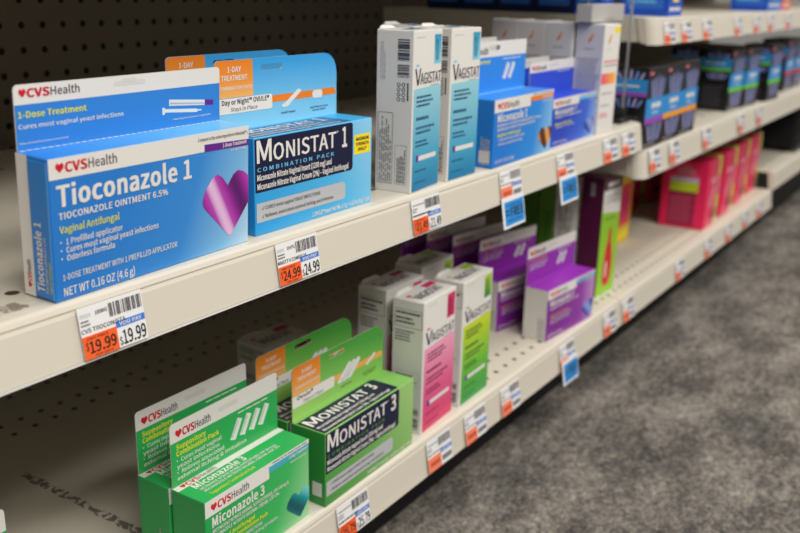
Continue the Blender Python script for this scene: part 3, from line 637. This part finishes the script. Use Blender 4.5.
tallbox('wash_box', 'tall moss green box behind the white grey-print box', (1.222, .119, .15), 0, (.04, .168, .024), DG2, DG2, DG2, art_plain); tallbox('wash_box', 'tall dark green box, rearmost behind the maroon-sided box', (1.222, .146, .15), 0, (.04, .168, .024), DG, DG, DG, art_plain)
def art_yel(F, S, T): F.rect(.08, .25, .92, .85, mat('print_coral', (226, 70, 70))); F.poly([(.3, .35), (.6, .3), (.75, .6), (.5, .8), (.25, .6)], mat('print_hot_pink', (220, 40, 120)), 2); F.rect(.1, .05, .9, .18, BRIGHTYEL, 2)
tallbox('wash_box', 'yellow box with coral picture set back between maroon-sided box and red packs', (1.495, .121, .15), 2, (.078, .1255, .05), mat('carton_yellow', (222, 190, 40), .4), mat('carton_olive', (140, 130, 40), .4), mat('carton_yellow', (222, 190, 40)), art_yel)

# red soft packs
PK = mat('pack_crimson', (230, 26, 88), .32, .5)
def redpack(label, loc, rot):
    w, h, d = .116, .131, .088; t = thing('red_pack', label, 'package', loc, rot, 'red packs on the bottom deck')
    mb = MB(); mb.box(0, 0, 0, w * .66, d, h, PK, .004, 2)
    F = Face(mb, (0, 0, 0), (1, 0, 0), (0, 0, 1), (0, -1, 0), w * .66, h); S = Face(mb, (0, d, 0), (0, -1, 0), (0, 0, 1), (-1, 0, 0), d, h); PW = mat('print_pink_white', (240, 200, 214), .4)
    for k in range(5): F.poly([(.3 + .07 * k, .30 + .05 * k), (.42 + .07 * k, .33 + .05 * k), (.40 + .07 * k, .42 + .05 * k), (.33 + .07 * k, .40 + .05 * k)], PW if k % 2 else mat('print_silver', (1, 1, 1)), 2)
    F.lines(.28, .66, .8, .74, 2, PW, fill=.7); F.poly([(.55, .1), (.85, .14), (.85, .24), (.55, .2)], mat('print_mulberry', (110, 14, 60)), 2)
    S.poly([(.3, .78), (.74, .78), (.68, .88), (.52, .93), (.36, .88)], mat('print_dusty_pink', (206, 110, 130)), 2); S.rect(.2, .68, .80, .75, mat('print_lilac', (196, 178, 206)), 2); S.rect(.2, .54, .80, .68, mat('print_lime', (190, 206, 40)), 2); S.rect(.2, .515, .80, .54, mat('print_mulberry', (110, 14, 60)), 2)
    S.rect(.2, .05, .76, .515, mat('print_wine', (150, 24, 70)), 1); S.lines(.24, .08, .72, .48, 12, mat('print_rose_dust', (196, 80, 110)), ragged=.15)
    mb.build('pack', t)
    g = MB(); g.box(w * .66 + .0003, .004, .002, w, d - .002, h - .001, mat('pack_lime_end', (190, 212, 80), .35), .005, 2); G = Face(g, (w * .66, .004, .002), (1, 0, 0), (0, 0, 1), (0, -1, 0), w * .34, h - .003)
    G.rect(.2, .05, .8, .2, mat('print_leaf_green', (90, 150, 60)), 2); G.rect(.15, .4, .8, .7, mat('print_soft_pink', (226, 120, 150)), 2); g.build('end_panel', t)
    return t
r1 = redpack('red pack nearest the camera, its lime-banded side facing left', (1.708, .027, .15), 2)
for x, y, lb in ((1.838, .032, 'second red pack from the left on bottom deck'), (1.962, .037, 'third red pack from the left on bottom deck'), (2.086, .042, 'last red pack before the far deck')): dup(r1, lb, (x, y, .15), 1)
dup(r1, 'red pack in shadow behind the nearest red pack', (1.74, .19, .15), 0); dup(r1, 'red pack in shadow behind the second red pack', (1.862, .19, .15), 0); dup(r1, 'red pack in shadow behind the last red pack', (2.08, .14, .15), 0)

# black boxes on the right middle shelf
BK = mat('carton_black', (24, 24, 27), .33, .45)
def blackbox(label, loc, rot, accent, group, w=.072):
    h, d = .112, .056; t = thing('black_box', label, 'carton', loc, rot, group); mb, F, S, T = body(w, h, d, BK)
    BL = mat('print_cyan_blue', (40, 140, 210), .4); LAV = mat('print_lavender', (178, 168, 222), .4); LB = mat('print_periwinkle', (124, 154, 222), .4)
    def streaks(A, v0, v1, k0):
        for k in range(5):
            u = .3 + .11 * k; lean = (k - 2) * .06; A.poly([(u + .004, v0), (u + .06, v0), (u + .068 + lean, v0 + (v1 - v0) * .7), (u + .035 + lean, v1 - .03 * abs(k - 2)), (u + .004 + lean, v0 + (v1 - v0) * .7)], LAV if (k + k0) % 2 else LB, 1)
    streaks(F, .58, .93, 0); streaks(F, .08, .36, 1); F.rect(.0, .38, 1, .62, BL, 2); F.rect(.0, .31, 1, .38, accent, 2)
    F.lines(.3, .49, .8, .57, 1, WHITE, fill=.8, ragged=0); F.lines(.35, .42, .7, .46, 1, WHITE); F.rect(.08, .91, .26, .95, mat('print_dusty_pink', (206, 110, 130)), 2); F.lines(.1, .03, .7, .06, 1, LGREY)
    S.rect(.0, .70, 1, .86, BL, 2); S.rect(.0, .65, 1, .70, accent, 2); streaks(S, .84, .99, 1); streaks(S, .52, .66, 0); S.lines(.15, .75, .8, .80, 1, WHITE, ragged=.1); S.lines(.1, .06, .85, .42, 7, mat('print_charcoal', (70, 70, 76)), ragged=.2)
    mb.build('carton', t); fl = MB(); fl.box(.002, d - .0014, h - .004, w - .002, d - .0006, h + .0008, BK); fl.build('tuck_flap', t); return t
AP = mat('accent_violet', (150, 70, 180), .4); AO = mat('accent_orange', (240, 160, 30), .4); AG = mat('accent_green', (110, 200, 40), .4); AR = mat('accent_red', (200, 50, 50), .4)
k1 = blackbox('black box with violet stripe, leftmost on the right middle shelf', (1.2378, .001, .370), 0, AP, 'black boxes on the right middle shelf', .078)
k2 = blackbox('black box with orange stripe, next to the violet-striped box', (1.3185, .002, .370), 0, AO, 'black boxes on the right middle shelf', .080)
dup(k2, 'black box with orange stripe, right of its orange twin', (1.4015, .003, .370), 0)
dup(k1, 'black box in second row behind the violet-striped box', (1.2385, .060, .370), 0); dup(k2, 'black box in second row behind the left orange-striped box', (1.3195, .061, .370), 0); dup(k2, 'black box in second row behind the right orange-striped box', (1.4025, .062, .370), 0)
dup(k1, 'black box in third row behind the violet-striped box', (1.2385, .120, .370), 0); dup(k2, 'black box in third row behind the left orange-striped box', (1.3195, .121, .370), 0)
k4 = blackbox('black box with green stripe, left of the two side by side', (1.752, .024, .370), -3, AG, 'black boxes on the right middle shelf', .085)
dup(k4, 'black box with green stripe, right of the two side by side', (1.84, .018, .370), -3); dup(k4, 'black box with green stripe standing alone further right', (1.975, .005, .370), -3)
dup(k4, 'black box in second row behind the left green-striped box', (1.762, .085, .370), -3); dup(k4, 'black box in second row behind the right green-striped box', (1.852, .080, .370), -3)
k5 = blackbox('black box with red stripe near the right edge of the photo', (2.215, .024, .370), 0, AR, 'black boxes on the right middle shelf', .09); dup(k5, 'black box with red stripe just beyond the right edge', (2.31, .024, .370), 0)

# packages on the right top shelf
BB = mat('package_blue', (30, 80, 190), .35); BB_SHADE = mat('package_blue_shaded', (22, 34, 84), .35)  # second colour: blue packages with their shade put into the paint
def bluepack(label, loc, size, m, side, spot=None):
    w, h, d = size; t = thing('blue_package', label, 'package', loc, 0, 'blue packages on the right top shelf'); mb, F, S, T = body(w, h, d, m, side, m)
    F.rect(.1, .3, .9, .75, mat('print_cyan_blue', (40, 140, 210)), 1); F.poly([(.3, .2), (.7, .2), (.8, .5), (.5, .7), (.2, .5)], spot or BRIGHTYEL, 2); F.lines(.1, .05, .9, .15, 1, WHITE); S.rect(.1, .1, .9, .7, mat('print_mid_blue', (50, 110, 206)), 1); S.lines(.15, .15, .85, .6, 5, SKY)
    mb.build('package_body', t); fl = MB(); fl.box(.002, .002, h, w - .002, d - .002, h + .001, side); fl.build('top_flap', t); return t
bluepack('bright blue package with yellow spot on the top shelf at right, near its left end', (1.322, .012, .548), (.062, .10, .07), BB, BB)
bluepack('blue package with yellow spot set back at the left end of the top shelf', (1.262, .088, .548), (.05, .11, .04), BB, BB)
n1 = bluepack('blue package with painted-in shade at the left end of the top shelf, second row back', (1.262, .130, .548), (.05, .11, .06), BB_SHADE, BB_SHADE); dup(n1, 'blue package with painted-in shade at the left end of the top shelf, third row back', (1.262, .192, .548)); dup(n1, 'blue package with painted-in shade at the left end of the top shelf, fourth row back', (1.262, .254, .548)); dup(n1, 'blue package with painted-in shade at the left end of the top shelf, last row', (1.262, .316, .548))
bluepack('blue package with pale spot at the top right corner', (1.93, .016, .548), (.12, .11, .07), mat('package_azure', (40, 110, 200), .35), BB, mat('spot_pale', (150, 200, 230), .4)); bluepack('orange-red package at the very top right corner', (2.055, .016, .548), (.08, .11, .07), mat('package_coral', (222, 100, 70), .35), mat('package_coral_side', (200, 84, 60), .35), WHITE)

# wire basket on the far deck
WB = mat('black_wire', (20, 20, 22), .4)
t = thing('wire_basket', 'black wire basket on the far deck beyond the red packs', 'basket', (2.50, .03, .1914))
wf = MB(); W_, D_, H_ = .58, .38, .12
for k in range(27):
    x = W_ * k / 26; wf.tube([(x, 0, H_), (x, 0, 0), (x, D_, 0), (x, D_, H_)], .0012, WB, 4)
for z in [H_ * i / 8 for i in range(9)]: wf.tube([(0, 0, z), (W_, 0, z), (W_, D_, z), (0, D_, z), (0, 0, z)], .0012, WB, 4)
for k in range(12):
    y = D_ * k / 11; wf.tube([(0, y, H_), (0, y, 0), (W_, y, 0), (W_, y, H_)], .0012, WB, 4)
wf.build('wire_frame', t)
rm = MB(); rm.tube([(0, 0, H_), (W_, 0, H_), (W_, D_, H_), (0, D_, H_), (0, 0, H_)], .003, WB, 6); rm.build('rim', t)
ln = MB(); ln.box(.006, .006, .003, W_ - .006, D_ - .006, H_ * .92, mat('black_cloth', (24, 24, 26), .8), .006, 2); setp(ln.build('dark_bundle'), 'dark cloth bundle filling the black wire basket', 'goods'); bpy.data.objects['dark_bundle'].location = (2.50, .03, .1915)

# ------------------------------------------------------------------ price tags
TAGW = mat('tag_paper', (226, 226, 226), .5); TAGO = mat('tag_orange', (236, 96, 42), .45); TAGB = mat('tag_blue_strip', (60, 118, 206), .45); TALK = mat('tag_sky_blue', (38, 140, 216), .45)
LEAN = -9.2
def price_tag(label, x, zt, y0, price=None, name=None, code=None, seed=1, w=.046, h=.0305, group='price tags on the shelf rails'):
    FI = INK if price else mat('tag_faded_ink', (120, 118, 122), .5); FO = TAGO if price else mat('tag_faded_orange', (238, 128, 96), .45)
    t = thing('price_tag', label, 'price tag', (x - .001, y0 - .0009, zt + .0012), 0, group); t.rotation_euler = (math.radians(LEAN), 0, 0)
    mb = MB(); mb.box(0, -.0005, -h, w, -.0001, 0, TAGW); F = Face(mb, (0, -.0005, -h), (1, 0, 0), (0, 0, 1), (0, -1, 0), w, h)
    F.barcode(.46, .66, .99, .93, mat('tag_print_grey', (70, 70, 74)) if price else mat('tag_faded_ink', (120, 118, 122), .5), 44, seed=seed)
    if name: F.text(name, .01, .50, .085, INK, w=.68)
    else: F.lines(.02, .49, .66, .58, 1, FI, ragged=.1, seed=seed)
    if code: F.text(code, .25, .80, .075, INK, w=.19); F.text('25323', .02, .80, .065, LGREY, w=.16)
    else: F.lines(.04, .80, .44, .87, 1, GREY, ragged=.05, seed=seed)
    F.lines(.02, .62, .2, .76, 2, GREY, seed=seed + 1)
    F.rect(.53, .40, .995, .53, TAGB, 2); F.text('YOU PAY', .76, .425, .075, WHITE, w=.36, anchor='C', bold=.01)
    if price: F.text('$', .545, .06, .14, INK, w=.05); F.text(price, .605, .05, .27, INK, w=.375, bold=.012)
    else: F.lines(.58, .08, .97, .32, 1, FI, fill=.7, ragged=0, seed=seed)
    mb.build('tag_card', t)
    s = MB(); s.box(.0, -.0009, -h, w * .525, -.00055, -h * .555, FO); G = Face(s, (0, -.0009, -h), (1, 0, 0), (0, 0, 1), (0, -1, 0), w * .525, h * .445)
    if price: G.text('UNIT PRICE', .12, .82, .1, mat('tag_brown_ink', (110, 44, 20)), w=.62); G.text('$', .06, .42, .3, INK, w=.08); G.text(price, .16, .24, .50, INK, w=.78, bold=.008); G.text('PER  EACH', .3, .06, .09, MATS['tag_brown_ink'], w=.5)
    else: G.lines(.15, .3, .9, .75, 1, mat('tag_rust_ink', (196, 88, 60)), fill=.7, ragged=0, seed=seed)
    setp(s.build('unit_price_sticker', t), 'orange unit price sticker'); return t
UZ = .4046
price_tag('price tag reading 19.99 below the wide blue purple-heart carton', .3037, UZ, -.0002, '19.99', 'CVS TIIOCONISTA', '180841', 1)
price_tag('price tag reading 24.99 below the light blue navy-plaque carton', .4718, UZ, -.0002, '24.99', 'MNSTT V COMBO 24', '314752', 2)
price_tag('price tag reading 21.49 below the nearer tall blue-panel box', .6479, UZ, -.0002, '21.49', None, None, 3)
ut = price_tag('price tag above the first hanging blue sale tag, below the brown-heart carton', .810, UZ, -.0002, None, None, None, 4)
for x, lb in ((.945, 'price tag above the second hanging blue sale tag, below the royal blue carton'), (1.083, 'price tag below the tall orange-band white box'), (1.146, 'last price tag at the right end of the left upper shelf')): dup(ut, lb, (x, -.0011, UZ))
LZ, LY = .1438, .0098
price_tag('price tag reading 25.79 below the lime green navy-plaque carton', .5565, LZ, LY, '25.79', None, None, 7, h=.0335)
lt = price_tag('price tag on bottom rail below the pink-panel box', .7035, LZ, LY, None, None, None, 8, h=.0335)
for x, lb in ((.778, 'price tag on bottom rail below the yellow-green-panel box'), (.861, 'price tag on bottom rail under the bare perforated deck'), (1.021, 'price tag on bottom rail above the lower hanging blue sale tag'), (1.169, 'price tag on bottom rail just left of the red-bottle box'), (1.243, 'price tag on bottom rail just right of the red-bottle box'),
              (1.49, 'price tag on bottom rail a little left of the nearest red pack'), (1.66, 'price tag on bottom rail under the corner of the nearest red pack'), (1.80, 'price tag on bottom rail between first and second red packs'), (1.93, 'price tag on bottom rail below the third red pack'), (2.05, 'price tag on bottom rail below the last red pack')): dup(lt, lb, (x, LY - .0009, LZ))
for x, lb in ((1.262, 'price tag at the left end of the right middle rail'), (1.35, 'second price tag from the left on the right middle rail'), (1.52, 'third price tag from the left on the right middle rail'), (1.74, 'fourth price tag from the left on the right middle rail'), (1.88, 'fifth price tag from the left on the right middle rail')): dup(lt, lb, (x, -.0011, .3675))
for x, lb in ((1.268, 'price tag at the left end of the right top rail'), (1.345, 'second price tag from the left on the right top rail'), (1.45, 'third price tag on the right top rail, before the pink strip'), (1.63, 'fourth price tag on the right top rail'), (1.76, 'fifth price tag on the right top rail'), (1.87, 'sixth price tag on the right top rail'), (2.02, 'seventh price tag, near the top right corner')): dup(ut, lb, (x, -.0011, .5425))

def sale_tag(label, x, zt, y, w=.048, h=.028, tilt=0):
    t = thing('sale_tag', label, 'sale tag', (x, y, zt), 0, 'hanging blue sale tags'); t.rotation_euler = (math.radians(LEAN), math.radians(tilt), 0)
    mb = MB(); mb.box(0, -.0003, -h, w, .0001, .004, TAGW); F = Face(mb, (0, -.0003, -h), (1, 0, 0), (0, 0, 1), (0, -1, 0), w, h)
    F.rect(.09, .09, .97, .97, TALK, 1); F.lines(.2, .78, .9, .86, 1, INK, ragged=0); F.text('FREE', .95, .38, .34, INK, w=.6, anchor='R', bold=.03); F.lines(.12, .42, .3, .7, 2, INK, ragged=.1); F.lines(.2, .22, .9, .30, 1, INK)
    mb.build('tag_card', t); return t
s1 = sale_tag('nearer blue sale tag hanging below the upper rail', .8065, .3755, -.0075)
dup(s1, 'farther blue sale tag hanging below the upper rail', (.946, -.0075, .3755)); dup(s1, 'blue sale tag hanging below the bottom rail', (1.021, .0022, .1195))
